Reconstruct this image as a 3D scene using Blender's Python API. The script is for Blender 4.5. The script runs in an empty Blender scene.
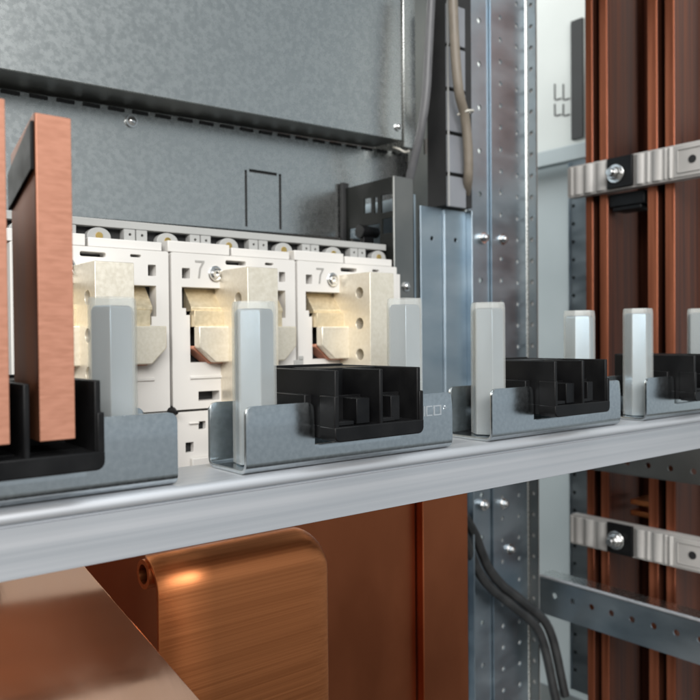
import bpy, bmesh, math, random
from mathutils import Vector, Matrix
from mathutils.geometry import delaunay_2d_cdt
random.seed(7)
S = bpy.context.scene
COL = S.collection

# ------------------------------------------------------------------ camera
F = 780.0
pitch, roll = math.radians(0.88), math.radians(0.5)
yx, yy = 0.6266, 0.7793
n_ = math.hypot(yx, yy); yx /= n_; yy /= n_
fwd = Vector((yx*math.cos(pitch), yy*math.cos(pitch), -math.sin(pitch)))
right = Vector((yy, -yx, 0))
up = right.cross(fwd)
right, up = right*math.cos(roll)-up*math.sin(roll), up*math.cos(roll)+right*math.sin(roll)

def ray(u, v): return fwd + right*((u-350)/F) + up*((350-v)/F)
def on_y(u, v, y): d = ray(u, v); return d*(y/d.y)
def on_x(u, v, x): d = ray(u, v); return d*(x/d.x)
def on_p(u, v, p0, n): d = ray(u, v); return d*(p0.dot(n)/d.dot(n))

cd = bpy.data.cameras.new('camera'); cam = bpy.data.objects.new('camera', cd); COL.objects.link(cam)
M = Matrix((right, up, -fwd)).transposed().to_4x4(); cam.matrix_world = M
cd.sensor_width = 36; cd.lens = 36*F/700; cd.clip_start = 0.01; cd.clip_end = 50
cd.dof.use_dof = True; cd.dof.focus_distance = 0.42; cd.dof.aperture_fstop = 15
S.camera = cam

# ------------------------------------------------------------------ materials
def mat(name, c1, c2=None, metal=0.0, rough=(0.4, 0.4), scale=(30, 30, 30), detail=4, bump=0.0, bscale=None,
        spec=0.5, voro=0.0, distort=0.0, nrm=(0.35, 0.65), coat=0.0, aniso=0):
    m = bpy.data.materials.new(name); m.use_nodes = True
    nt = m.node_tree; N = nt.nodes; L = nt.links
    b = N['Principled BSDF']
    b.inputs['Metallic'].default_value = metal
    b.inputs['Specular IOR Level'].default_value = spec
    b.inputs['Coat Weight'].default_value = coat
    tc = N.new('ShaderNodeTexCoord'); mp = N.new('ShaderNodeMapping'); mp.inputs['Scale'].default_value = scale
    L.new(tc.outputs['Object'], mp.inputs['Vector'])
    no = N.new('ShaderNodeTexNoise'); no.inputs['Scale'].default_value = 1; no.inputs['Detail'].default_value = detail
    no.inputs['Distortion'].default_value = distort
    L.new(mp.outputs['Vector'], no.inputs['Vector'])
    fac = no.outputs['Fac']
    if voro:
        vo = N.new('ShaderNodeTexVoronoi'); vo.inputs['Scale'].default_value = voro
        L.new(tc.outputs['Object'], vo.inputs['Vector'])
        sp = N.new('ShaderNodeSeparateColor'); L.new(vo.outputs['Color'], sp.inputs[0])
        mx = N.new('ShaderNodeMath'); mx.operation = 'MULTIPLY_ADD'
        L.new(sp.outputs[0], mx.inputs[0]); mx.inputs[1].default_value = 0.12; 
        ad = N.new('ShaderNodeMath'); ad.operation = 'SUBTRACT'; ad.inputs[1].default_value = 0.06
        L.new(fac, ad.inputs[0]); L.new(ad.outputs[0], mx.inputs[2]); fac = mx.outputs[0]
    mr = N.new('ShaderNodeMapRange'); mr.inputs['From Min'].default_value = nrm[0]; mr.inputs['From Max'].default_value = nrm[1]
    L.new(fac, mr.inputs['Value'])
    cm = N.new('ShaderNodeMix'); cm.data_type = 'RGBA'
    c2 = c2 or c1
    cm.inputs['A'].default_value = (*c1, 1); cm.inputs['B'].default_value = (*c2, 1)
    L.new(mr.outputs[0], cm.inputs['Factor']); L.new(cm.outputs['Result'], b.inputs['Base Color'])
    rr = N.new('ShaderNodeMapRange'); rr.inputs['To Min'].default_value = rough[0]; rr.inputs['To Max'].default_value = rough[1]
    L.new(mr.outputs[0], rr.inputs['Value']); L.new(rr.outputs[0], b.inputs['Roughness'])
    if bump:
        n2 = N.new('ShaderNodeTexNoise'); n2.inputs['Scale'].default_value = 1; n2.inputs['Detail'].default_value = 5
        m2 = N.new('ShaderNodeMapping'); m2.inputs['Scale'].default_value = bscale or scale
        L.new(tc.outputs['Object'], m2.inputs['Vector']); L.new(m2.outputs['Vector'], n2.inputs['Vector'])
        bp = N.new('ShaderNodeBump'); bp.inputs['Strength'].default_value = 1; bp.inputs['Distance'].default_value = bump
        L.new(n2.outputs['Fac'], bp.inputs['Height']); L.new(bp.outputs['Normal'], b.inputs['Normal'])
    return m

ALU   = mat('extruded aluminium', (.53, .55, .58), (.60, .61, .635), .72, (.46, .54), (2.5, 120, 300), 5, 0.00002, (4, 300, 600))
ZINC  = mat('bright zinc plate', (.50, .535, .555), (.57, .605, .625), 1, (.19, .24), (400, 400, 400), 3, 0.00003, (55, 55, 55))
GALV  = mat('galvanised panel', (.51, .525, .515), (.555, .57, .56), 1, (.25, .29), (240, 240, 240), 3, 0.00003, (5, 5, 4), voro=260)
GALVB = mat('daylight-blue galvanised steel', (.30, .37, .43), (.42, .49, .54), 1, (.34, .48), (12, 12, 30), 8, 0.00008, (30, 30, 30))  # blue of reflected daylight is put into the base colour
GALVD = mat('dark galvanised steel', (.19, .195, .19), (.26, .26, .25), 1, (.34, .5), (12, 12, 12), 5, 0.0001, (40, 40, 40))
COPCUT = mat('sheared copper edge', (.50, .225, .145), (.545, .255, .17), .5, (.44, .54), (160, 160, 620), 4, 0.00004, (60, 60, 900), distort=.1)
COPPER = mat('bright copper', (.54, .185, .068), (.62, .225, .085), 1, (.36, .41), (4, 900, 900), 3, distort=.4)
COPDARK = mat('shade-darkened copper', (.15, .055, .03), (.34, .14, .07), .85, (.38, .55), (50, 50, 5), 5, 0.00006, (120, 120, 8))  # dark tone stands in for shade and reflection on the bar sides
COPEDGE = mat('light-catching copper edge', (.28, .082, .040), (.46, .15, .075), .8, (.32, .46), (120, 120, 4), 5, 0.00006, (140, 140, 9))  # brighter copy of the bar copper for edges that catch the light
COPRED = mat('reddish copper', (.34, .10, .042), (.46, .145, .062), 1, (.3, .42), (10, 10, 6), 5, 0.00006, (60, 60, 8))
COPBAR = mat('shade-dark copper bar', (.055, .018, .012), (.16, .054, .030), .7, (.28, .46), (170, 170, 3), 5, 0.00006, (140, 140, 9))  # near-black brown puts the shade on the bar faces into the colour
BLACK = mat('black moulded plastic', (.004, .004, .0045), (.008, .008, .0085), 0, (.36, .5), (60, 60, 60), 4, 0.00003, (600, 600, 600), spec=.22)
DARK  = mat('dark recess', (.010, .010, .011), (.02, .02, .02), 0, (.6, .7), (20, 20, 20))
CREAM = mat('cream moulded plastic', (.63, .61, .58), (.675, .655, .625), 0, (.42, .5), (8, 8, 8), 3, 0.00002, (500, 500, 500))
LGREY = mat('light grey plastic', (.34, .34, .33), (.39, .39, .375), 0, (.42, .5), (10, 10, 10), 3)
CLAMPM = mat('grey beige clamp plastic', (.40, .385, .37), (.46, .445, .425), 0, (.38, .5), (20, 20, 20), 4, 0.00003, (300, 300, 300))
SILVER = mat('silver plated contact', (.76, .695, .57), (.82, .76, .645), .6, (.36, .42), (420, 420, 420), 4, 0.00005, (500, 500, 500))
GILT = mat('yellowed silver plating', (.70, .59, .40), (.80, .69, .50), .7, (.33, .42), (350, 350, 350), 7, 0.00006, (600, 600, 600))
COPPALE = mat('polished pale copper', (.84, .46, .29), (.90, .53, .36), 1, (.10, .20), (16, 16, 16), 4, 0.00003, (300, 20, 20), distort=1)
SHEETDK = mat('shade-black sheet', (.005, .0055, .005), (.011, .012, .011), 0, (.45, .6), (20, 20, 20), spec=.2)  # near-black stands in for the shaded inside of the open box
STAMP = mat('rim-lit stamping', (.66, .69, .72), (.78, .80, .82), .85, (.3, .4), (90, 90, 90))  # pale tone stands in for light caught on the letter rims
SCREW = mat('polished screw steel', (.62, .62, .62), (.75, .75, .74), 1, (.16, .26), (80, 80, 80))
BRASS = mat('brass', (.62, .42, .12), (.75, .52, .18), 1, (.25, .35), (80, 80, 80))
PAINT = mat('pale grey paint', (.56, .59, .57), (.62, .65, .63), 0, (.40, .5), (6, 6, 6), 3)
PAINTB = mat('bluish painted sheet', (.40, .46, .48), (.46, .52, .54), .1, (.42, .52), (6, 6, 6), 3)
CABG  = mat('grey cable sheath', (.085, .085, .09), (.11, .11, .115), 0, (.42, .52), (60, 60, 60), 3)
CABB  = mat('beige cable sheath', (.16, .135, .105), (.20, .17, .135), 0, (.45, .55), (60, 60, 60), 3)
CABK  = mat('black cable sheath', (.02, .021, .022), (.035, .036, .037), 0, (.36, .46), (60, 60, 60), 3)
TIE   = mat('natural nylon', (.55, .53, .47), (.62, .60, .54), 0, (.4, .5), (60, 60, 60), 3)
NUMG  = mat('shaded numeral grey', (.30, .29, .275), (.34, .33, .31), 0, (.5, .6), (40, 40, 40))
DUCT  = mat('grey duct plastic', (.19, .20, .22), (.22, .23, .25), 0, (.4, .5), (20, 20, 20), 3)
RODM  = mat('zinc plated hex rod', (.22, .30, .38), (.30, .38, .46), .85, (.28, .40), (40, 40, 12), 6, 0.00004, (250, 250, 90))

def sleeve_mat():
    m = mat('translucent sleeve plastic', (.74, .75, .74), (.84, .85, .84), 0, (.22, .32), (40, 40, 14), 4, 0.00003, (200, 200, 60))
    nt = m.node_tree; N = nt.nodes; L = nt.links
    b = N['Principled BSDF']; out = N['Material Output']
    tr = N.new('ShaderNodeBsdfTransparent'); tr.inputs[0].default_value = (.96, .97, .96, 1)
    tl = N.new('ShaderNodeBsdfTranslucent'); tl.inputs[0].default_value = (.80, .77, .68, 1)
    m1 = N.new('ShaderNodeMixShader'); m1.inputs[0].default_value = .25
    L.new(b.outputs[0], m1.inputs[1]); L.new(tl.outputs[0], m1.inputs[2])
    m2 = N.new('ShaderNodeMixShader'); m2.inputs[0].default_value = .72
    L.new(m1.outputs[0], m2.inputs[1]); L.new(tr.outputs[0], m2.inputs[2])
    L.new(m2.outputs[0], out.inputs['Surface'])
    return m
SLEEVE = sleeve_mat()

# ------------------------------------------------------------------ mesh helpers
def m3(axis, a, p):
    if axis == 'x': return Vector((a, p[0], p[1]))
    if axis == 'y': return Vector((p[0], a, p[1]))
    return Vector((p[0], p[1], a))

def rrect(x0, x1, z0, z1, r=0.0, n=4):
    if r <= 0: return [(x0, z0), (x1, z0), (x1, z1), (x0, z1)]
    P = []
    for cx, cz, a0 in ((x1-r, z0+r, -90), (x1-r, z1-r, 0), (x0+r, z1-r, 90), (x0+r, z0+r, 180)):
        for i in range(n+1):
            a = math.radians(a0+90*i/n); P.append((cx+r*math.cos(a), cz+r*math.sin(a)))
    return P
def circ(cx, cz, r, n=14): return [(cx+r*math.cos(2*math.pi*i/n), cz+r*math.sin(2*math.pi*i/n)) for i in range(n)]
def inside(p, poly):
    c = False; n = len(poly)
    for i in range(n):
        a, b = poly[i], poly[i-1]
        if (a[1] > p[1]) != (b[1] > p[1]) and p[0] < (b[0]-a[0])*(p[1]-a[1])/(b[1]-a[1])+a[0]: c = not c
    return c

class MB:
    def __init__(s): s.bm = bmesh.new()
    def box(s, x0, x1, y0, y1, z0, z1):
        x0, x1 = sorted((x0, x1)); y0, y1 = sorted((y0, y1)); z0, z1 = sorted((z0, z1))
        return s.prism([(x0, z0), (x1, z0), (x1, z1), (x0, z1)], 'y', y0, y1)
    def prism(s, pts, axis, a, b):
        A = [s.bm.verts.new(m3(axis, a, p)) for p in pts]; B = [s.bm.verts.new(m3(axis, b, p)) for p in pts]
        n = len(pts); s.bm.faces.new(A); s.bm.faces.new(B[::-1])
        for i in range(n): s.bm.faces.new((A[i], A[i-1], B[i-1], B[i]))
        return s
    def solid(s, pts, off):                      # 3-D polygon extruded by a vector
        A = [s.bm.verts.new(p) for p in pts]; B = [s.bm.verts.new(p+off) for p in pts]
        n = len(pts); s.bm.faces.new(A); s.bm.faces.new(B[::-1])
        for i in range(n): s.bm.faces.new((A[i], A[i-1], B[i-1], B[i]))
        return s
    def sheet(s, outer, holes, axis, a, b):
        vs, ed = [], []
        for lp in [outer]+holes:
            k = len(vs); vs += [Vector(p) for p in lp]; ed += [(k+i, k+(i+1) % len(lp)) for i in range(len(lp))]
        V, E, T = delaunay_2d_cdt(vs, ed, [], 1, 1e-7)[:3]
        A = [s.bm.verts.new(m3(axis, a, p)) for p in V]; B = [s.bm.verts.new(m3(axis, b, p)) for p in V]
        used = {}
        for t in T:
            c = (sum(V[i].x for i in t)/len(t), sum(V[i].y for i in t)/len(t))
            if any(inside(c, h) for h in holes): continue
            s.bm.faces.new([A[i] for i in t]); s.bm.faces.new([B[i] for i in t][::-1])
            for i in range(len(t)):
                e = (t[i], t[(i+1) % len(t)])
                if (e[1], e[0]) in used: used[(e[1], e[0])] = 2
                else: used[e] = 1
        for (i, j), k in used.items():
            if k == 1: s.bm.faces.new((A[i], B[i], B[j], A[j]))
        for v in A+B:
            if not v.link_faces: s.bm.verts.remove(v)
        return s
    def cyl(s, p0, p1, r, r1=None, n=24, rot=0.0):
        p0, p1 = Vector(p0), Vector(p1); r1 = r if r1 is None else r1
        d = (p1-p0).normalized(); a = Vector((1, 0, 0)) if abs(d.x) < .9 else Vector((0, 1, 0))
        e1 = (a-d*a.dot(d)).normalized(); e2 = d.cross(e1)
        A, B = [], []
        for i in range(n):
            t = 2*math.pi*i/n+rot; o = e1*math.cos(t)+e2*math.sin(t)
            A.append(s.bm.verts.new(p0+o*r)); B.append(s.bm.verts.new(p1+o*r1))
        s.bm.faces.new(A[::-1]); s.bm.faces.new(B)
        for i in range(n): s.bm.faces.new((A[i-1], A[i], B[i], B[i-1]))
        return s
    def rings(s, R, cap=True, closed=False):
        G = [[s.bm.verts.new(p) for p in r] for r in R]; n = len(G[0])
        for a, b in zip(G, G[1:]+([G[0]] if closed else [])):
            for i in range(n): s.bm.faces.new((a[i-1], a[i], b[i], b[i-1]))
        if cap and not closed: s.bm.faces.new(G[0][::-1]); s.bm.faces.new(G[-1])
        return s
    def tube(s, pts, r, n=14, sub=8):
        pts = [Vector(p) for p in pts]; P = []
        q = [2*pts[0]-pts[1]]+pts+[2*pts[-1]-pts[-2]]
        for i in range(1, len(q)-2):
            for k in range(sub):
                t = k/sub; a, b, c, d = q[i-1:i+3]
                P.append(.5*((2*b)+(c-a)*t+(2*a-5*b+4*c-d)*t*t+(3*b-a-3*c+d)*t**3))
        P.append(pts[-1]); R = []; prev = None
        for i, p in enumerate(P):
            d = (P[min(i+1, len(P)-1)]-P[max(i-1, 0)]).normalized()
            e = prev if prev else (Vector((1, 0, 0)) if abs(d.x) < .8 else Vector((0, 1, 0)))
            e = (e-d*e.dot(d)).normalized(); prev = e; f = d.cross(e)
            R.append([p+(e*math.cos(2*math.pi*k/n)+f*math.sin(2*math.pi*k/n))*r for k in range(n)])
        return s.rings(R)
    def dome(s, c, d, r, h, n=20, m=5):          # rounded cap rising from c along d
        c, d = Vector(c), Vector(d).normalized(); a = Vector((1, 0, 0)) if abs(d.x) < .9 else Vector((0, 1, 0))
        e = (a-d*a.dot(d)).normalized(); f = d.cross(e); R = []
        for j in range(m+1):
            t = math.pi/2*j/m*.97; rr = r*math.cos(t)
            R.append([c+d*(h*math.sin(t))+(e*math.cos(2*math.pi*k/n)+f*math.sin(2*math.pi*k/n))*rr for k in range(n)])
        return s.rings(R)
    def build(s, name, m, parent=None, bevel=0, seg=2, ang=35, flat=False):
        bmesh.ops.recalc_face_normals(s.bm, faces=s.bm.faces[:])
        me = bpy.data.meshes.new(name)
        if parent is None:                        # a thing of one mesh stands with its origin at its base
            lo = Vector((1e9,)*3); hi = -lo
            for v in s.bm.verts:
                for k in range(3): lo[k] = min(lo[k], v.co[k]); hi[k] = max(hi[k], v.co[k])
            org = Vector(((lo.x+hi.x)/2, (lo.y+hi.y)/2, lo.z))
        else: org = ORG[parent]
        bmesh.ops.translate(s.bm, verts=s.bm.verts[:], vec=-org)
        s.bm.to_mesh(me); s.bm.free()
        o = bpy.data.objects.new(name, me); COL.objects.link(o); me.materials.append(m)
        if parent is None: o.location = org
        else: o.parent = parent
        ORG[o] = org
        if not flat:
            for p in me.polygons: p.use_smooth = True
            me.set_sharp_from_angle(angle=math.radians(32))
        if bevel:
            b = o.modifiers.new('edge', 'BEVEL'); b.width = bevel; b.segments = seg; b.limit_method = 'ANGLE'
            b.angle_limit = math.radians(ang); b.harden_normals = False
        return o
ORG = {}
def tag(o, label, cat, group=None):
    o['label'] = label; o['category'] = cat
    if group: o['group'] = group
    return o
def thing(name, label, cat, loc, group=None):
    o = bpy.data.objects.new(name, None); COL.objects.link(o); o.location = loc; ORG[o] = Vector(loc)
    o.empty_display_size = .02
    return tag(o, label, cat, group)
def struct(o): o['kind'] = 'structure'; return o
def copy_tree(o, off=None, parent=None):
    c = o.copy(); COL.objects.link(c)
    if parent: c.parent = parent
    if off is not None: c.location = o.location+Vector(off)
    ORG[c] = ORG[o]+Vector(off or (0, 0, 0))
    for ch in list(o.children): copy_tree(ch, None, c)
    return c

# ------------------------------------------------------------------ the aluminium rail
YR = 0.296
zt = -0.0612                                       # rail top
zb = on_y(0, 585, YR).z
r = .0034
prof = [(YR+.003, zb), (YR+.0012, zb+.0006), (YR+.0012, zt-r-.0034), (YR+.0024, zt-r-.0030), (YR+.0024, zt-r-.0020), (YR+.0008, zt-r-.0017)]
prof += [(YR+r-r*math.cos(a), zt-r+r*math.sin(a)) for a in [math.radians(k) for k in range(-25, 91, 8)]]
prof += [(YR+.046, zt), (YR+.046, zt-.003), (YR+.0035, zt-.003), (YR+.003, zt-.004)]
tag(MB().prism(prof, 'x', -.25, .86).build('mounting_rail', ALU),
    'long aluminium angle rail carrying the brackets across the picture', 'rail')

# ------------------------------------------------------------------ brackets
X0, YB0, YB1, LB, ZB = .181, .2995, .3345, .1318, zt
NOTCH0, NOTCH1 = .0377, .0935
DX = .165
def bracket_bm():
    h, rc, rb, th = .0298, .004, .0035, .0019
    cols = [0]; cols += [rc*(1-math.cos(math.radians(a))) for a in (20, 40, 60, 90)]
    cols += [NOTCH0-rc+rc*math.sin(math.radians(a)) for a in (0, 30, 50, 70, 90)]
    cols += [NOTCH0+.0002, NOTCH0+.003, NOTCH1-.003, NOTCH1-.0002]
    cols += [NOTCH1+rc*(1-math.cos(math.radians(a))) for a in (0, 20, 40, 60, 90)]
    cols += [LB-rc+rc*math.sin(math.radians(a)) for a in (0, 30, 50, 70, 90)]
    def H(x, i):
        if NOTCH0+.0001 < x < NOTCH1-.0001: return .0095
        d = min(abs(x-0), abs(LB-x), abs(x-NOTCH0), abs(x-NOTCH1))
        if d >= rc: return h
        return h-(rc-math.sqrt(max(0, rc*rc-(rc-d)**2)))
    m = MB(); R = []
    for i, x in enumerate(cols):
        hh = H(x, i); st = []
        yf, yb, z0 = YB0+th/2, YB1-th/2, ZB+.0002+th/2
        for z in (hh, hh*.6+rb*.4, rb+.0006, rb): st.append((yf, z0+z))
        for a in (22, 45, 68, 90): st.append((yf+rb*(1-math.cos(math.radians(a))), z0+rb*(1-math.sin(math.radians(a)))))
        for a in (90, 68, 45, 22): st.append((yb-rb*(1-math.cos(math.radians(a))), z0+rb*(1-math.sin(math.radians(a)))))
        for z in (rb, rb+.0006, hh*.6+rb*.4, hh): st.append((yb, z0+z))
        R.append([m.bm.verts.new((X0+x, y, z)) for y, z in st])
    for a, b in zip(R, R[1:]):
        for k in range(len(a)-1): m.bm.faces.new((a[k], a[k+1], b[k+1], b[k]))
    return m
BG = 'zinc brackets along the aluminium rail'
br = bracket_bm().build('support_bracket', ZINC)
md = br.modifiers.new('gauge', 'SOLIDIFY'); md.thickness = .0019; md.offset = 0
md = br.modifiers.new('edge', 'BEVEL'); md.width = .0004; md.segments = 2; md.limit_method = 'ANGLE'; md.angle_limit = math.radians(50)
tag(br, 'zinc bracket with letters stamped on its front flange, second from the left', 'bracket', BG)
for k, lb in ((-1, 'large zinc bracket at the left edge holding two copper bars'),
              (1, 'zinc bracket between the stamped bracket and the one at the right edge'),
              (2, 'zinc bracket cut off by the right edge of the picture')):
    o = copy_tree(br, (DX*k, 0, 0)); o['label'] = lb
# stamped letters ICO* on the second bracket
m = MB()
zc0, zc1 = on_y(428, 415.5, YB0).z, on_y(428, 406.5, YB0).z
def stroke(xa, za, xb, zb_, w=.0006, ext=1):
    d = Vector((xb-xa, 0, zb_-za)); d.normalize(); p = Vector((-d.z, 0, d.x))*w/2
    e = d*w/2*ext; e2 = -d*(w/2+.00003) if not ext else e
    a = Vector((xa, YB0-.0003, za))-(e if ext else e2); b = Vector((xb, YB0-.0003, zb_))+(e if ext else e2)
    m.solid([a-p, b-p, b+p, a+p], Vector((0, .0005, 0)))
def ux(u): return on_y(u, 410, YB0).x
xa = ux(424.3); stroke(xa, zc0, xa, zc1)
for q0, q1, shp in ((426.6, 432.4, 'C'), (434.2, 440.6, 'O')):
    a, b = ux(q0), ux(q1)
    stroke(a, zc0, a, zc1); stroke(a, zc0, b, zc0, ext=0); stroke(a, zc1, b, zc1, ext=0)
    if shp == 'O': stroke(b, zc0, b, zc1)
xs = ux(444.5); zs = zc1-.0012
for a in range(0, 180, 60):
    ca, sa = math.cos(math.radians(a))*.0009, math.sin(math.radians(a))*.0009
    stroke(xs-ca, zs-sa, xs+ca, zs+sa, .0004)
m.build('stamped_lettering', STAMP, br)

# ------------------------------------------------------------------ hex standoffs in translucent sleeves
def hexpts(cx, cy, R, rot): return [(cx+R*math.cos(rot+math.radians(60*k)), cy+R*math.sin(rot+math.radians(60*k))) for k in range(6)]
SG = 'sleeved hexagonal standoffs on the brackets'
def standoff(cx, cy, vtop, u, rot, label, protr=.0035):
    P = on_y(u, vtop, cy)
    ztop = ray(u, vtop).z*((cx*yx+cy*yy)/(ray(u, vtop).dot(Vector((yx, yy, 0)))))
    z0 = ZB+.0024
    t = thing('hex_standoff', label, 'standoff', (cx, cy, z0), SG)
    R0, R1 = .0093, .0108; rot = math.radians(rot)
    m = MB(); zr = ztop-protr
    m.rings([[Vector((x, y, z)) for x, y in hexpts(cx, cy, R, rot)] for z, R in
             ((z0, R0), (zr-.0022, R0), (zr-.0006, R0*.93), (zr, R0*.82))])
    m.cyl((cx, cy, zr-.0002), (cx, cy, zr+.0001), .0035, n=16)
    m.build('hex_rod', RODM, t, bevel=.0004)
    m = MB(); outs = []
    for z, R in ((z0+.0002, R1), (ztop-.004, R1), (ztop-.0012, R1*.975), (ztop, R1*.94)): outs.append([Vector((x, y, z)) for x, y in hexpts(cx, cy, R, rot)])
    for z, R in ((ztop, R1*.87), (ztop-.003, R1*.925), (z0+.0002, R1*.925)): outs.append([Vector((x, y, z)) for x, y in hexpts(cx, cy, R, rot)])
    m.rings(outs, cap=False, closed=True).build('sleeve', SLEEVE, t, bevel=.0009, seg=3)
    return t
standoff(.1965, .317, 301.5, 253, -104.7, 'tall sleeved hex standoff in front of the middle breaker pole')
standoff(.2935, .317, 298.5, 400, -127.8, 'sleeved hex standoff just right of the drilled silver terminal')
standoff(.1275, .317, 297.5, 118, -117.9, 'blue-grey hex standoff just right of the nearest copper bar')
standoff(.3625, .317, 302.5, 486, -122.7, 'sleeved hex standoff before the bluish channel right of the stamped letters')
standoff(.4560, .317, 310.5, 577, -101.3, 'short-looking sleeved standoff behind the third black holder, left of the brown bars')
standoff(.5290, .317, 308.5, 632, -113, 'sleeved hex standoff standing before the brown copper bars')
standoff(.6225, .317, 308.5, 697, -80, 'sleeved hex standoff cut off at the right edge of the picture')

# ------------------------------------------------------------------ black busbar holders
def holder():
    x0, x1, y0, y1, z0, z1 = .2187, .2755, .2835, .3505, -.0483, -.0147
    HG = 'black busbar holders on the brackets'
    t = thing('busbar_holder', 'black two-slot holder on the bracket with stamped letters', 'busbar holder', ((x0+x1)/2, (y0+y1)/2, z0), HG)
    m = MB()
    # base tray with rounded lower front corners
    base = [(x0, z0+.0070), (x0, z0+.0032)]
    base += [(x0+.0032-.0032*math.cos(a), z0+.0032-.0032*math.sin(a)) for a in [math.radians(k) for k in (22, 45, 68, 90)]]
    base += [(x1-.0032+.0032*math.sin(a), z0+.0032-.0032*math.cos(a)) for a in [math.radians(k) for k in (0, 22, 45, 68, 90)]]
    base += [(x1, z0+.0070)]
    m.prism(base, 'y', y0, y0+.012)
    m.box(x0+.001, x1-.001, y0+.0122, y1, z0+.0008, z0+.0072)
    zl = z0+.0070
    # lower front side cheeks and centre web
    for a, b in ((x0, x0+.0028), (x1-.0028, x1)):
        m.box(a, b, y0+.0002, y0+.012, zl-.0005, z0+.0215)
    xm = (x0+x1)/2+.0006
    m.box(xm-.0011, xm+.0011, y0+.0006, y0+.030, zl-.0005, z1-.0004)
    # upper walls
    for a, b in ((x0+.0011, x0+.0035), (x1-.0034, x1-.0010)):
        m.box(a, b, y0+.0012, y1-.0012, zl-.0004, z1-.0002)
    # back wall of the slots, and top strip
    m.box(x0+.0013, x1-.0012, y0+.0335, y0+.0365, zl-.0003, z1-.0006)
    m.box(x0+.0013, x1-.0012, y1-.003, y1-.0004, zl-.0003, z1+.0004)
    m.box(x0+.0200, x1-.0013, y0+.0366, y1-.0031, z1-.003, z1-.0008)
    # side shoulders that pass through the bracket notch
    m.box(x0-.0032, x0+.0012, y0+.0195, y0+.048, zl-.002, z0+.0215)
    m.box(x1-.0011, x1+.0008, y0+.0195, y0+.048, zl-.002, z0+.0205)
    m.build('body', BLACK, t, bevel=.0005)
    for k, (a, b) in enumerate(((x0+.0036, xm-.0012), (xm+.0012, x1-.0035))):
        w = b-a; s = MB()
        s.box(a+.0002, b-.0002, y0+.0145, y0+.0165, zl+.0002, z0+.0205)
        s.box(a+.52*w if k == 0 else a+.34*w, a+.86*w if k == 0 else a+.60*w, y0+.004, y0+.0143, zl+.0002, z0+.0195)
        s.box(a+.0003, a+.42*w, y0+.003, y0+.0143, zl+.0002, zl+.0022)
        s.build('slot_spacer', BLACK, t, bevel=.0003)
    return t
h0 = holder()
o = copy_tree(h0, (DX, 0, 0)); o['label'] = 'black two-slot holder right of the bluish channel, third from the left'
o = copy_tree(h0, (2*DX, 0, 0)); o['label'] = 'black two-slot holder cut off at the right edge'
o = copy_tree(h0, (-DX, 0, 0)); o['label'] = 'black holder at the left edge gripping two copper bars'
for c in list(o.children):
    if c.name.startswith('slot_spacer'): bpy.data.objects.remove(c)

# ------------------------------------------------------------------ two copper bars in the left holder
CG = 'flat copper bars in the left holder'
def flatbar(x0, x1, vtop, label, yf=.2838):
    zt_ = on_y(56, vtop, yf).z; zb_ = on_y(56, 441, yf).z
    m = MB(); L = .060
    t = thing('copper_busbar', label, 'busbar', ((x0+x1)/2, yf+.02, zb_), CG)
    drop = .024
    top = lambda y: zt_-max(0, y-yf-.0015)*.34
    m.prism([(yf, zb_), (yf+L-.030, zb_), (yf+L-.030, top(yf+L-.030)), (yf+.0016, zt_-.0002), (yf, zt_-.0008)], 'x', x0, x1)
    m.build('bar', COPDARK, t, bevel=.0006)
    MB().box(x0+.0001, x1-.0001, yf-.0006, yf-.0001, zb_+.0003, zt_-.0009).build('sheared_end', COPCUT, t, bevel=.0003)
    return t, zt_, top
xa0, xa1 = on_y(37, 280, .2838).x, on_y(73, 280, .2838).x
b1, zt1, top1 = flatbar(xa0, xa1, 114, 'nearest copper bar with a rough pink sheared end')
b2, _, _ = flatbar(xa0-.0222, on_y(7.5, 280, .2838).x, 106, 'orange copper bar cut off by the left edge of the picture')
# dark insulating strip along the top of the nearer bar
s = MB()
yf = .2838
s.prism([(yf+.0012, zt1-.0032), (yf+.030, top1(yf+.030)-.0075), (yf+.030, top1(yf+.030)-.0215), (yf+.0012, zt1-.0205)], 'x', xa0-.0012, xa0+.0001)
s.build('insulating_strip', BLACK, b1, bevel=.0003)

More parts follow.
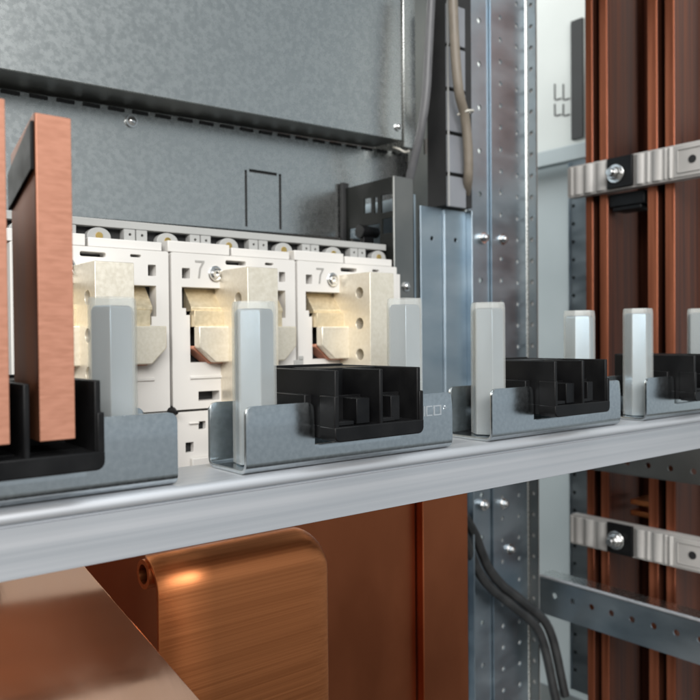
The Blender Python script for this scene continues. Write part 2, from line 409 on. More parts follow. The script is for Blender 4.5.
# ------------------------------------------------------------------ circuit breaker
YC = .52
PX = on_y(297.5, 330, YC).x-on_y(171.5, 330, YC).x
xL = on_y(172.2, 330, YC).x; W = PX-.0022
def cz(v, u=230): return on_y(u, v, YC).z
def cx(u, v=300): return on_y(u, v, YC).x-xL
z_top = on_y(172, 252, YC).z; z_bot = on_y(174, 410.5, YC).z
brk = thing('circuit_breaker', 'cream three-pole circuit breaker with silver terminals behind the rail', 'circuit breaker', (xL+PX/2, .56, -.118))
MB().box(xL-PX+.0003, xL+2*PX-.003, YC+.0125, .592, -.118, z_top+.002).build('housing', CREAM, brk, bevel=.001)
def pole(k):
    ox = xL+k*PX
    outer = rrect(0, W, z_bot, z_top, .0012, 3)
    holes = []
    def hole(u0, u1, v0, v1, r=0.0005, uu=None):
        u = uu or (u0+u1)/2
        holes.append(rrect(cx(u0, v0), cx(u1, v0), cz(v1, u), cz(v0, u), r, 2))
    hole(182, 190, 268, 278.5)                    # square hole left
    hole(279, 285.3, 272, 282)                    # square hole right
    hole(225.5, 246, 260.8, 265.2, .0012)         # slot
    hole(265, 273.5, 262.8, 265.4, .0008)
    hole(198.5, 219.5, 391, 400.3)                # lower slot
    # window with stepped sides
    a, b, c, d = cx(182), cx(191), cx(279.5), cx(285.5)
    zA, zB, zC, zD = cz(287, 187), cz(315, 187), cz(362, 210), cz(318, 283)
    e = cx(186)
    holes.append([(a, zB+.005), (e, zB+.005), (e, zB), (b-.001, zB), (b-.001, zC), (c-.004, zC), (c, zC+.004), (c, zD-.006), (c+.002, zD-.006), (c+.002, zD), (d, zD), (d, zA), (a, zA)])
    m = MB(); m.sheet([(x+ox, z) for x, z in outer], [[(x+ox, z) for x, z in h] for h in holes], 'y', YC, YC+.0115)
    p = m.build('pole_cover', CREAM, brk, bevel=.0004)
    # moulded relief: arc rib and a lip under the window, raised column right
    m = MB()
    m.box(ox+cx(189), ox+cx(283), YC-.0012, YC+.001, cz(377, 240), cz(374, 240))
    m.box(ox+cx(266), ox+cx(281), YC-.0009, YC+.001, cz(374, 270), cz(373.0, 270)) if 0 else None
    m.build('rib', CREAM, p, bevel=.0005)
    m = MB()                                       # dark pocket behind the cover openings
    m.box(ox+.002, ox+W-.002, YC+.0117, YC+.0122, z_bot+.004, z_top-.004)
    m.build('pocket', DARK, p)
    sx, sz = ox+cx(215.2, 274), cz(274, 215)       # cover screw
    sc = MB()
    R = [[Vector((sx+rr*math.cos(2*math.pi*i/28), YC-d, sz+rr*math.sin(2*math.pi*i/28))) for i in range(28)] for rr, d in
         ((.0060, -.001), (.0060, .0008), (.0054, .0013), (.0046, .0013), (.0044, .0004), (.0036, .0006), (.0034, .0022), (.0030, .0026), (.0017, .0026), (.0015, .0008))]
    sc.rings(R).build('screw', SCREW, p)
    if k >= 0:                                     # moulded numeral 7
        n = MB(); x7, z1_, z0_ = ox+cx(195.2, 272), cz(260.5, 199), cz(278.0, 199)
        wv = cx(204.2, 262)-cx(195.2, 262); tq = .0011
        n.prism([(x7, z1_), (x7+wv, z1_), (x7+wv, z1_-tq*1.1), (x7+wv*.62, z1_-(z1_-z0_)*.45), (x7+wv*.48, z0_), (x7+wv*.48-tq*1.2, z0_), (x7+wv*.62-tq*1.25, z1_-(z1_-z0_)*.45), (x7+wv-tq*1.6, z1_-tq*1.2), (x7, z1_-tq*1.2)], 'y', YC-.0005, YC+.001)
        n.build('numeral', NUMG, p)
    # contact shelves and jaw inside the window
    xl, xr = ox+cx(190), ox+cx(285)
    m = MB()
    m.prism([(YC-.001, cz(308)), (YC+.011, cz(289)), (YC+.0114, cz(289)), (YC+.0114, cz(327)), (YC-.001, cz(311))], 'x', xl+.0005, xr-.003)
    m.box(xl+.0005, xr-.007, YC-.006, YC+.0112, cz(327), cz(311.5))
    q = m.build('contact', GILT, brk, bevel=.0006)
    za, zb_ = cz(326.5), cz(361.5); ch = (za-zb_)*.42
    xr2 = ox+cx(288, 340)
    jaw = lambda e: [(xl+.0008-e, za), (xl+.0008-e, zb_+ch-e), (xl+ch*1.25, zb_-e), (xr2-ch, zb_-e), (xr2, zb_+ch-e), (xr2, za)]
    MB().prism(jaw(0), 'y', YC-.012, YC-.004).build('jaw', SILVER, q, bevel=.0008)
    MB().prism([(x, min(z, zb_+ch*1.1)) for x, z in jaw(.0010)], 'y', YC-.0088 if 0 else YC-.0038, YC+.0105).build('jaw_core', COPCUT, q, bevel=.0005)
    return p
for k in (-1, 0, 1): pole(k)
YT = .48
for k, (u0, u1, vt) in enumerate(((95, 132, 261), (247.7, 277.6, 267), (370, 394, 272.3))):
    x0 = on_y(u0, 290, YT).x; x1 = x0+.0258; z1 = on_y(u0+8, vt, YT).z; z0 = -.07
    holes = [circ(YT+.0135, on_y(361.6 if k == 2 else 240, (293, 323.6, 354.4)[j], .494).z if k == 2 else z1-.0225-.0245*j,   .0048, 18) for j in range(3)]
    holes += [circ(YT+.0135, z1-.1,   .0048, 18)]
    m = MB(); m.sheet(rrect(YT, YC+.008, z0, z1, .001, 2), holes, 'x', x0, x1)
    tm = m.build('terminal', SILVER, brk, bevel=.0006)
# lower section of the housing front with its openings
zl0 = -.118
hl = []
for k in (-1, 0, 1):
    ox = xL+k*PX
    for u0, u1, v0, v1 in ((199, 206, 422, 430), (186, 194, 442, 452), (262, 275, 428, 436), (232, 250, 444, 452)):
        hl.append(rrect(ox+cx(u0, v0), ox+cx(u1, v0), cz(v1, 195), cz(v0, 195), .0004, 2))
m = MB(); m.sheet(rrect(xL-PX+.0005, xL+2*PX-.0035, zl0, z_bot-.0018, .001, 2), hl, 'y', YC+.0005, YC+.0055)
lo = m.build('lower_cover', CREAM, brk, bevel=.0004)
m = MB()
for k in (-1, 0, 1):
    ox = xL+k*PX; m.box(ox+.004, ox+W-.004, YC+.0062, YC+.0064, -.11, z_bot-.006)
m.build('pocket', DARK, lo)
for k in (-1, 0, 1):
    ox = xL+k*PX
    MB().box(ox+cx(190, 455), ox+cx(216, 455), YC-.004, YC+.0004, cz(470, 200), cz(457, 200)).build('catch', CREAM, lo, bevel=.0006)
    MB().box(ox+cx(189, 425), ox+cx(199, 425), YC-.001, YC+.0004, cz(424, 195), cz(422, 195)).build('ridge', CREAM, lo, bevel=.0006)
for k in (0, 1):                                   # corner pieces and black retaining studs between poles
    gx = xL+k*PX-.0011
    m = MB(); m.cyl((gx, YC+.002, z_bot-.001), (gx, YC-.008, z_bot-.001), .0046, .0012, 20).build('retaining_stud', BLACK, brk)
gx = xL+PX-.0011
m = MB(); m.box(gx-.0035, gx+.0055, YC-.001, YC+.0003, cz(370, 297), cz(360, 297)); m.box(gx+.0015, gx+.0055, YC-.0012, YC+.0003, cz(359.8, 297), cz(356, 297))
m.build('corner_notch', LGREY, brk, bevel=.0004)
# side cheek right of the last pole with a screw
xe = xL+2*PX-.0022
MB().box(xe+.0004, xe+.0060, YC+.002, .59, -.12, z_top-.006).build('side_cheek', CREAM, brk, bevel=.0006)
# auxiliary terminal strip on top of the breaker
YS = .532
zs0, zs1 = z_top-.0005, on_y(90, 217, YS).z+.0006
st = MB()
st.box(xL-PX-.02, xL+2*PX-.004, YS+.008, .590, zs0-.001, zs1)          # back body
zr0 = on_y(100, 236.5, YS).z; zr1 = on_y(100, 226.5, YS).z
st.box(xL-PX-.02, xL+2*PX-.004, YS, YS+.0078, zr1, zs1-.001)           # upper lip
strip = st.build('terminal_strip', LGREY, brk, bevel=.0005)  # the panel's shadow over the strip is put into this grey
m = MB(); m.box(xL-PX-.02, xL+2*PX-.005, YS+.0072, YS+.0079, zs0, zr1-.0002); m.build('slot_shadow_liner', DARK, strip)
pw = PX/3.25
xx = on_y(99.5, 235, YS).x-3*PX/1.82*0
pitch_s = on_y(168, 240, YS).x-on_y(99.5, 235, YS).x
i = -2
while True:
    x = on_y(99.5, 235, YS).x+i*pitch_s; i += 1
    if x > xL+2*PX-.012: break
    b = MB()                                       # half-round boss with a brass screw
    b.prism([(x-.0085, zr0-.003), (x+.0085, zr0-.003), (x+.0085, zr0)]+[(x+.0085*math.cos(a), zr0+.0065*math.sin(a)) for a in [math.radians(q) for q in range(15, 180, 15)]]+[(x-.0085, zr0)], 'y', YS+.0005, YS+.0071)
    bo = b.build('screw_boss', LGREY, strip, bevel=.0004)
    MB().cyl((x, YS+.001, zr0+.0006), (x, YS-.0003, zr0+.0006), .0028, .0024, 14).build('brass_screw', BRASS, strip)
    xm = x+pitch_s/2
    if xm < xL+2*PX-.006:
        for dx in (-.0062, .0030):
            hb = [circ(xm+dx+.0025, (zr0+zr1)/2-.0005, .0011, 8)]
            MB().sheet(rrect(xm+dx-.0020, xm+dx+.0062, zr0-.004, zr1-.0003, .0004, 2), hb, 'y', YS-.0005, YS+.0068).build('partition', LGREY, strip)
# stepped white ledge between the strip and the pole covers
m = MB()
for k in (-1, 0, 1):
    ox = xL+k*PX
    zq_ = zr0-.0004; m.box(ox-.002, ox+W*.45, YC+.0012, YS-.0007, z_top+.0003, zq_)
    m.box(ox+W*.47, ox+W-.004, YC+.002, YS-.0007, z_top+.0003, zq_-.0018)
m.build('ledge', CREAM, brk, bevel=.0006)

# ------------------------------------------------------------------ panel and beam above the breaker
YP = .60
zp0 = on_y(72, 216, YP).z; zj = on_y(330, 139, YP).z
xpr = on_y(408, 150, YP).x
def yr(u0, u1, v0, v1, y, r=0): 
    c = (u0+u1)/2
    return rrect(on_y(u0, (v0+v1)/2, y).x, on_y(u1, (v0+v1)/2, y).x, on_y(c, v1, y).z, on_y(c, v0, y).z, r, 2)
holes = [yr(244.9, 247.2, 170, 226.5, YP), yr(279.0, 281.4, 174, 229.5, YP), yr(249.2, 276.8, 170.9, 174.0, YP)]
def line(u0, v0, u1, v1, y):
    a, b = on_y(u0, v0, y), on_y(u1, v1, y); k = (b.z-a.z)/(b.x-a.x)
    return lambda x: a.z+k*(x-a.x)
zlow, zup = line(72, 216, 340, 237.5, YP), line(60, 97.5, 400, 152, YP)
zbe = line(120, 91.5, 400, 141.5, .562)
m = MB(); m.sheet([(-.15, zlow(-.15)), (xpr, zlow(xpr)), (xpr, zup(xpr)-.0005), (-.15, zup(-.15)-.0005)], holes, 'y', YP, YP+.002)
pan = tag(m.build('back_panel', GALV), 'grey galvanised panel with three knock-out slots above the breaker', 'panel')
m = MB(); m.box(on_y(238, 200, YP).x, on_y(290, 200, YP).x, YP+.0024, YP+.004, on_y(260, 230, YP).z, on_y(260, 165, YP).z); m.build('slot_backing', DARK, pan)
p = on_y(131, 121.5, YP)
m = MB(); m.cyl(p, p+Vector((0, -.002, 0)), .0048, n=24); m.dome(p+Vector((0, -.002, 0)), (0, -1, 0), .0036, .0022)
m.build('screw', SCREW, pan)
# row of dark slots along the panel's upper fold
m = MB(); x = -.14
while x < xpr-.02:
    m.box(x, x+.013, YP-.0012, YP-.0002, zup(x)-.0034, zup(x)-.0008); x += .0200
m.build('vent_slots', DARK, pan)
# the crossbeam in front: folded sheet with a front face, bright lower edge and an underside
YBm = .562
xbr = on_y(402, 130, YBm).x
m = MB()
m.sheet([(-.2, zbe(-.2)+.0015), (xbr, zbe(xbr)+.0015), (xbr, .42), (-.2, .42)], [], 'y', YBm, YBm+.003)
bm_ = tag(m.build('crossbeam', GALV, bevel=.0006), 'broad galvanised beam running along the top over the slotted panel', 'beam')
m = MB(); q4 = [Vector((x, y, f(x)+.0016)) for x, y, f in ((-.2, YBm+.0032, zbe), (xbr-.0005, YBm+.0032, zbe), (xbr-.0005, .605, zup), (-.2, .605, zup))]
m.solid(q4, Vector((0, 0, .002))); m.build('underside', GALVD, bm_)  # darker steel carries the shade under the beam
m = MB(); p = on_y(398, 127, YBm); m.cyl(p, p+Vector((0, -.0015, 0)), .004, n=18); m.dome(p+Vector((0, -.0015, 0)), (0, -1, 0), .003, .002); m.build('screw', SCREW, bm_)
# end plate right of the beam
a = on_y(404, 130, .57).x; b = on_y(416, 130, .57).x
m = MB(); m.box(a, b, .570, .573, zbe(a)-.002, .42); m.box(b-.0018, b, .5735, .63, zbe(a)-.002, .42)
tag(m.build('end_plate', GALV, bevel=.0006), 'narrow grey plate closing the end of the top beam', 'plate')
# bent white tabs under the beam end
m = MB(); p = on_y(402, 151, .575); m.tube([on_y(393, 147, .575), on_y(399, 149, .57), on_y(405, 152, .565), on_y(409, 151, .56)], .0011)
tag(m.build('wire_end', TIE), 'short pale wire end sticking out under the beam', 'wire')

# ------------------------------------------------------------------ bracket box right of the breaker
XS = .474
zq1 = on_x(395, 176, XS).z
pz = lambda u, v: on_x(u, v, XS)
holes = []
def xr_(u0, u1, v0, v1):
    a, b = on_x(u0, (v0+v1)/2, XS), on_x(u1, (v0+v1)/2, XS); c = (u0+u1)/2
    return rrect(b.y, a.y, on_x(c, v1, XS).z, on_x(c, v0, XS).z)
holes = [xr_(364, 371, 198, 213), xr_(374, 377.5, 197, 213), xr_(381, 393, 194, 212), xr_(382, 393, 218, 233), xr_(349, 380, 226, 246)]
bx = thing('side_bracket', 'dark boxy sheet bracket with cutouts beside the right breaker pole', 'bracket', (XS, .56, -.16))
m = MB(); m.sheet(rrect(.526, .598, -.16, zq1), holes, 'x', XS, XS+.0018)
m.build('side_wall', SHEETDK, bx)
m = MB(); xf1 = on_y(413, 200, .524).x
m.box(XS-.001, xf1, .5235, .5255, -.16, zq1+.0006); m.box(xf1-.0015, xf1, .5257, .54, -.16, zq1)
m.build('front_flange', GALVD, bx, bevel=.0007)
m = MB(); m.box(XS-.004, XS+.004, .594, .5985, zp0-.004, on_x(345, 183, XS).z); m.build('rear_flange', DARK, bx, bevel=.0005)
m = MB(); m.box(XS+.030, XS+.032, .53, .62, -.10, zq1-.012); m.build('inner_plate', GALVB, bx)
m = MB(); p = on_x(364, 236, XS); m.cyl(p+Vector((-.006, 0, .004)), p+Vector((.016, 0, .004)), .0065, .005, 20); m.box(p.x-.003, p.x+.01, p.y-.003, p.y+.003, p.z-.014, p.z); m.build('knob', BLACK, bx, bevel=.0006)
m = MB(); p = on_y(407, 286.5, .522); m.cyl(p+Vector((0, .0014, 0)), p, .0045, n=6); m.dome(p, (0, -1, 0), .0034, .0025)
m.build('bolt', SCREW, bx)

# ------------------------------------------------------------------ bluish folded channel
YH = .56
xa, xb, xc = on_y(421, 300, YH).x, on_y(443.5, 300, YH).x, on_y(465, 300, YH).x
zc = on_y(440, 208, YH).z
ch = thing('folded_channel', 'bluish folded sheet channel with two holes left of the perforated upright', 'channel', ((xa+xc)/2, YH, -.5))
h1 = on_y(432, 238.5, YH); h2 = on_y(454, 240.5, YH)
m = MB(); m.sheet(rrect(xa, xb-.0008, -.5, zc), [circ(h1.x, h1.z, .0022)], 'y', YH, YH+.0016); m.build('web', GALVB, ch, bevel=.0004)
m = MB(); m.sheet(rrect(xb, xc, -.5, zc-.0008), [circ(h2.x, h2.z, .0022)], 'y', YH-.0022, YH-.0006)
m.box(xb, xb+.0014, YH-.0005, YH+.004, -.5, zc-.0008)
m.build('fold', GALVB, ch, bevel=.0004)
m = MB(); m.box(xc+.0002, xc+.0018, YH-.010, YH-.0004, -.5, zc-.0004); m.build('lip', GALVB, ch, bevel=.0004)
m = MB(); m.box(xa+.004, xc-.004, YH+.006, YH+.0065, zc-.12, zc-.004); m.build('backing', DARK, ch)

# ------------------------------------------------------------------ perforated upright
YU = .58
xu = [on_y(u, 250, YU).x for u in (468.5, 489.5, 525.5)]
up_ = thing('perforated_upright', 'tall galvanised corner upright with rows of round holes', 'upright', (xu[1], YU, -.5))
ZU0, ZU1 = -.5, .42
def holecol(x, z_ref, step, r, z0=ZU0, z1=ZU1, n=12):
    out = []; k = -60
    while k < 60:
        z = z_ref+k*step; k += 1
        if z0+.01 < z < z1-.01: out.append(circ(x, z, r, n))
    return out
pA = on_y(479.5, 107.5, YU); pA2 = on_y(480.5, 151, YU)
m = MB(); m.sheet(rrect(xu[0], xu[1]-.0008, ZU0, ZU1), holecol(pA.x, pA.z, abs(pA.z-pA2.z), .0029), 'y', YU, YU+.0018)
m.build('narrow_flange', GALVB, up_)
pB = on_y(498.5, 128, YU); pB2 = on_y(498.5, 149.8, YU); pC = on_y(515, 112, YU)
stp = abs(pB.z-pB2.z)
m = MB(); m.sheet(rrect(xu[1]+.0004, xu[2], ZU0, ZU1), holecol(pB.x, pB.z, stp, .0027)+holecol(pC.x, pC.z, stp, .0027), 'y', YU-.003, YU-.0012)
m.box(xu[1]+.0004, xu[1]+.0018, YU-.0011, YU+.004, ZU0, ZU1)
m.build('web', GALVB, up_)
pL = on_x(533, 112, xu[2]+.001); yl = on_x(537.5, 250, xu[2]+.001).y
m = MB(); m.sheet(rrect(yl, YU-.0034, ZU0, ZU1), holecol((yl+YU-.003)/2, pL.z, stp, .0026), 'x', xu[2]-.0006, xu[2]+.0012)
m.build('lip', GALVD, up_)
m = MB(); m.cyl((xu[2]-.0012, YU-.0022, ZU0), (xu[2]-.0012, YU-.0022, ZU1), .0018, n=12); m.build('corner_fold', GALV, up_)
m = MB(); m.box(xu[1]+.002, xu[2]-.002, YU-.0009, YU-.0004, ZU0, ZU1); m.box(xu[2]+.0014, xu[2]+.0018, yl, YU-.0034, ZU0, ZU1); m.build('light_dot_backing', LGREY, up_)  # pale sheets added behind the holes so they show as light dots
for u, v in ((483.5, 238), (502.5, 239.5), (484, 505), (503.5, 503.5), (510, 549)):
    p = on_y(u, v, YU-.0032)
    m = MB(); m.cyl(p+Vector((0, .0036, 0)), p+Vector((0, -.001, 0)), .0062, n=22); m.cyl(p+Vector((0, -.001, 0)), p+Vector((0, -.0052, 0)), .0046, .0042, 6); m.dome(p+Vector((0, -.0052, 0)), (0, -1, 0), .0032, .0016)
    m.build('bolt', SCREW, up_, bevel=.0003)

# ------------------------------------------------------------------ wiring duct, cables, strip at the top centre
YD = .545
xd0, xd1 = on_y(448, 150, YD).x, on_y(466, 150, YD).x
zd = on_y(455, 207, YD).z
dk = thing('wiring_duct', 'grey slotted plastic wiring duct at the top beside the upright', 'duct', ((xd0+xd1)/2, YD, zd))
m = MB(); vv = [on_y(455, v, YD).z for v in (207, 176.5, 173, 135.5, 132, 92, 88.5, 48, 45, 5)]+[.42]
for a, b in zip(vv[0::2], vv[1::2]): m.box(xd0, xd1, YD, YD+.003, a, b)
m.build('fingers', DUCT, dk, bevel=.0008)
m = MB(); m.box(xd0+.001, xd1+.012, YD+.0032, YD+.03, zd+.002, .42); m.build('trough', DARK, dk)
m = MB(); m.box(xd0-.0008, xd0+.0008, YD-.0012, YD-.0002, zd, .42); m.build('edge_highlight', LGREY, dk)  # lighter strip added as the highlight along the duct's left edge
p0 = [on_y(u, v, y) for u, v, y in ((432, -20, .53), (428, 60, .53), (426, 95, .53), (421, 130, .535), (414, 160, .545), (409, 184, .555), (407, 215, .575))]
tag(MB().tube(p0, .0042).build('power_cable', CABG), 'thick grey cable hanging past the end of the top beam', 'cable', 'cables at the top')
p0 = [on_y(u, v, y) for u, v, y in ((452, -20, .53), (455, 50, .53), (459, 92, .53), (465, 118, .534), (468, 150, .536), (468, 178, .540), (465, 197, .556), (460, 212, .578))]
tag(MB().tube(p0, .0048).build('power_cable', CABB), 'beige cable tied to the perforated upright beside the duct', 'cable', 'cables at the top')
p = on_y(465, 113, .534)
m = MB(); c = p+Vector((0, 0, 0))
m.tube([c+Vector((-.0060, .004, -.002)), c+Vector((-.004, -.0048, 0)), c+Vector((.004, -.005, .002)), c+Vector((.012, .002, .0035)), c+Vector((.018, .03, .002))], .0012)
tag(m.build('cable_tie', TIE), 'pale nylon tie around the beige cable', 'cable tie')
m = MB(); a, b = on_y(425, 143, .60), on_y(449, 131, .60)
hc = on_y(433, 137, .60)
m.sheet([(a.x, a.z-.012), (b.x+.01, b.z-.010), (b.x+.01, b.z+.006), (a.x, a.z+.004)], [circ(hc.x, hc.z, .003)], 'y', .60, .602)
tag(m.build('support_strip', GALVD), 'small dark drilled strip behind the grey cable', 'strip')

# ------------------------------------------------------------------ right: copper bars and clamps
XC = .80
VG = 'vertical brown copper bars at the right'
labs = ['outermost brown copper bar beside the small perforated strip', 'brown copper bar directly left of the black clamp plates',
        'brown copper bar right of the black plates, left of a narrow gap', 'brown copper bar nearest the right edge of the picture']
for (u0, u1), lb in zip(((586.3, 593.4), (600.4, 608.2), (648.3, 658.0), (665.8, 675.2)), labs):
    a, b = on_x(u0, 250, XC).y, on_x(u1, 250, XC).y
    m = MB(); m.box(XC, XC+.065, b, a, -.52, .45)
    vb = tag(m.build('vertical_busbar', COPBAR, bevel=.0008, seg=2), lb, 'busbar', VG)
    MB().box(XC-.0012, XC-.0002, b+.0002, a-.0002, -.52, .45).build('lit_edge', COPEDGE, vb, bevel=.0004)  # light on the front edge is painted as a brighter strip
labs = ['flat brown copper bar set back in the wide gap behind the clamps', 'flat brown copper bar set back behind the right end of the clamps']
for (u0, u1), lb in zip(((629, 650), (686, 720)), labs):
    a, b = on_x(u0, 250, XC+.075).y, on_x(u1, 250, XC+.075).y
    m = MB(); m.box(XC+.072, XC+.082, b, a, -.52, .45)
    tag(m.build('rear_busbar', COPBAR, bevel=.0012, seg=3), lb, 'busbar', 'set-back copper bars at the right')
XK = .785
def clamp(vt, vb, ul, vplate, label):
    z1, z0 = on_x(ul, vt, XK).z, on_x(ul, vb, XK).z
    yy_ = lambda u: on_x(u, (vt+vb)/2, XK).y
    t = thing('busbar_clamp', label, 'clamp', (XK, yy_(640), z0), 'grey clamps across the brown bars')
    pr = []
    def bumpseg(u0, u1, d, n=6):
        for i in range(n+1):
            s = i/n; pr.append((XK-.7*d*math.sin(math.pi*s)**.7 if 0 < s < 1 else XK, yy_(u0+(u1-u0)*s)))
    pr.append((XK+.004, yy_(ul))); pr.append((XK+.001, yy_(ul+1)))
    for a, b, d in ((570, 573, .001), (574, 581.5, .0022), (584, 593, .0045), (596, 606, .0038)): bumpseg(a, b, d)
    pr.append((XK+.001, yy_(608))); pr.append((XK+.001, yy_(634)))
    for a, b, d in ((635.5, 644, .0035), (646, 650, .002), (652, 662, .0035), (664, 667, .002), (669, 673, .0045)): bumpseg(a, b, d)
    pr.append((XK-.001, yy_(676))); pr.append((XK-.001, yy_(704)))
    bumpseg(707, 712, .0045)
    pr += [(XK, yy_(740)), (XK+.013, yy_(740)), (XK+.013, yy_(ul))]
    m = MB(); m.prism(pr, 'z', z0, z1); m.build('clamp_body', CLAMPM, t, bevel=.0006)
    # top and bottom flanges with the raised rectangle frame on the right
    m = MB(); m.box(XK+.0015, XK+.0128, yy_(738), yy_(ul+2), z1+.0002, z1+.0018); m.box(XK+.0004, XK+.0128, yy_(738), yy_(ul+2), z0-.0018, z0-.0002)
    ya, yb2 = yy_(678), yy_(702); zz0, zz1 = z0+.004, z1-.004
    m.box(XK-.0022, XK-.0012, yb2, ya, zz1-.001, zz1); m.box(XK-.0022, XK-.0012, yb2, ya, zz0, zz0+.001)
    m.box(XK-.0022, XK-.0012, ya-.001, ya, zz0+.0012, zz1-.0012); m.build('rib', CLAMPM, t, bevel=.0003)
    m = MB(); yc = yy_(693); m.cyl((XK-.0012, yc, (z0+z1)/2), (XK-.0016, yc, (z0+z1)/2), .0042, n=18); m.build('hole_shade', DARK, t)  # dark disc in place of the shade inside an open hole
    u0, u1 = 608.5, 633.5
    ce = (z0+z1)/2
    m = MB(); m.box(XK-.0035, XK+.0008, yy_(u1), yy_(u0), ce-.0165, ce+.0175); pl = m.build('black_plate', BLACK, t, bevel=.0006)
    yb_ = yy_(617.5)
    m = MB(); q = Vector((XK-.0036, yb_, ce-.001))
    m.cyl(q, q+Vector((-.0018, 0, 0)), .0105, n=28); m.cyl(q+Vector((-.0018, 0, 0)), q+Vector((-.0085, 0, 0)), .0078, .0074, 6)
    m.cyl(q+Vector((-.0085, 0, 0)), q+Vector((-.014, 0, 0)), .0046, .0042, 18)
    m.build('bolt', SCREW, pl, bevel=.0006)
    return t
clamp(169, 197, 566, 0, 'upper grey plastic clamp bolted across the brown copper bars')
clamp(515, 541, 568.5, 0, 'lower grey plastic clamp below the rail across the brown bars')
# black insulator block behind the upper clamp
m = MB(); ya, yb2 = on_x(612, 200, XK+.02).y, on_x(647, 200, XK+.02).y; za = on_x(630, 203, XK+.02).z
m.box(XK+.0145, XK+.05, yb2, ya, za-.003, za+.012); m.box(XK+.0145, XK+.04, yb2+.004, ya-.004, za-.008, za-.0035)
tag(m.build('insulator_block', BLACK, bevel=.001), 'black block tucked under the upper clamp between the bars', 'insulator')
# cross straps between the bars seen below the rail
for vq, lb in ((503, 'brown copper strap joining the bars just under the rail, upper one'), (514, 'brown copper strap joining the bars just above the lower clamp')):
    m = MB(); ya, yb2 = on_x(642, vq, XC+.03).y, on_x(656, vq, XC+.03).y; zq = on_x(645, vq, XC+.03).z
    m.box(XC+.025, XC+.06, yb2+.0005, ya+.012, zq-.003, zq+.003)
    tag(m.build('copper_strap', COPPER, bevel=.0006), lb, 'strap', 'copper straps between the brown bars')

# ------------------------------------------------------------------ right: side wall, beam, strips
XW = 1.0
zsp = on_x(545, 158, XW).z
w = thing('pale_side_panel', 'pale side panel with black slot outlines behind the brown bars', 'panel', (XW, .55, -.55))
m = MB(); m.box(XW, XW+.002, .05, 1.3, zsp+.0005, .62); m.build('upper_sheet', PAINT, w)
m = MB(); m.box(XW+.004, XW+.006, .05, 1.3, -.55, zsp); m.build('lower_sheet', PAINTB, w)
m = MB()
def xbox(u0, u1, v0, v1, x, t=.0006):
    a, b = on_x(u0, (v0+v1)/2, x), on_x(u1, (v0+v1)/2, x); c = (u0+u1)/2
    m.box(x-t, x-.0001, b.y, a.y, on_x(c, v1, x).z, on_x(c, v0, x).z)
for uu in (554.3, 562.8):
    for v0, v1 in ((84, 100), (104, 116)):
        xbox(uu, uu+1.1, v0, v1, XW); xbox(uu+1.6, uu+7.2, v1-1.5, v1, XW)
m.build('slot_outlines', DARK, w)
m = MB(); xbox(572.5, 584, 20, 139, XW, .004); m.build('dark_slot', DARK, w)
zb1 = on_x(537, 153, .97).z; zb0 = on_x(537, 168, .97).z
m = MB(); m.box(.968, .985, .1, 1.25, zb0, zb1)
tag(m.build('side_beam', PAINTB, bevel=.001), 'grey horizontal beam across the pale side panel', 'beam')
XQ = .93
ya, yb2 = on_x(570, 250, XQ).y, on_x(592, 250, XQ).y
zt2 = on_x(575, 161, XQ).z
c1, c2 = on_x(572.8, 206, XQ), on_x(587.5, 213, XQ); st2 = abs(c1.z-on_x(572.8, 224, XQ).z)
m = MB(); m.sheet(rrect(yb2, ya, -.5, zt2), holecol(c1.y-.0008, c1.z, st2, .0026, -.5, zt2, 10)+holecol(c2.y, c2.z, st2, .0026, -.5, zt2, 10), 'x', XQ, XQ+.002)
ps = tag(m.build('perforated_strip', GALVB), 'narrow bluish strip with two columns of small holes left of the brown bars', 'strip')
m = MB(); m.box(XQ-.001, XQ+.02, ya+.0002, ya+.0022, -.5, zt2); m.build('edge_fold', GALVB, ps)
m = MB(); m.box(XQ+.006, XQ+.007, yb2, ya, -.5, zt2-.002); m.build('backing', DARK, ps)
# lower crossbar with holes
XL_ = .755
q = on_x(545, 576, XL_)
m = MB(); m.box(XL_+.0008, XL_+.026, .10, .585, q.z-.0016, q.z); lcb = tag(m.build('lower_crossbar', GALV, bevel=.0005), 'galvanised angle crossbar sloping to the lower right corner', 'crossbar')
MB().cyl((XL_-.0002, .10, q.z-.0006), (XL_-.0002, .585, q.z-.0006), .0019, n=10).build('rounded_edge', ALU, lcb)
hh = []; y = .56
while y > .12: hh.append(circ(y, q.z-.020, .0035, 12)); y -= .025
m = MB(); m.sheet(rrect(.10, .585, q.z-.045, q.z-.0028), hh, 'x', XL_-.001, XL_+.0006); m.build('side_web', GALVB, lcb)
# dark perforated beam behind the rail at right
q = on_x(650, 477, .77); hh = []; y = .55
while y > .12:
    hh.append(circ(y, q.z+.012, .0032, 12)); hh.append(circ(y+.0125, q.z+.034, .0032, 12)); y -= .025
m = MB(); m.sheet(rrect(.1, .535, q.z, q.z+.05), hh, 'x', .77, .7718); m.box(.77, .785, .1, .535, q.z-.0012, q.z-.0002)
tag(m.build('perforated_beam', GALVD), 'dark brownish perforated beam just below the rail at right', 'beam')
# pair of black cables lower centre
for k, lb in ((0, 'black cable curving down beside the upright, outer one'), (1, 'black cable curving down beside the upright, inner one')):
    p0 = [on_y(u+9*k, v-5*k, y-.002*k) for u, v, y in ((455, 520, .555), (466, 540, .556), (472, 556, .556), (480, 574, .556), (494, 591, .555), (513, 606, .552), (540, 634, .55), (556, 700, .55))]
    tag(MB().tube(p0, .0052).build('control_cable', CABK), lb, 'cable', 'black cables below the rail')

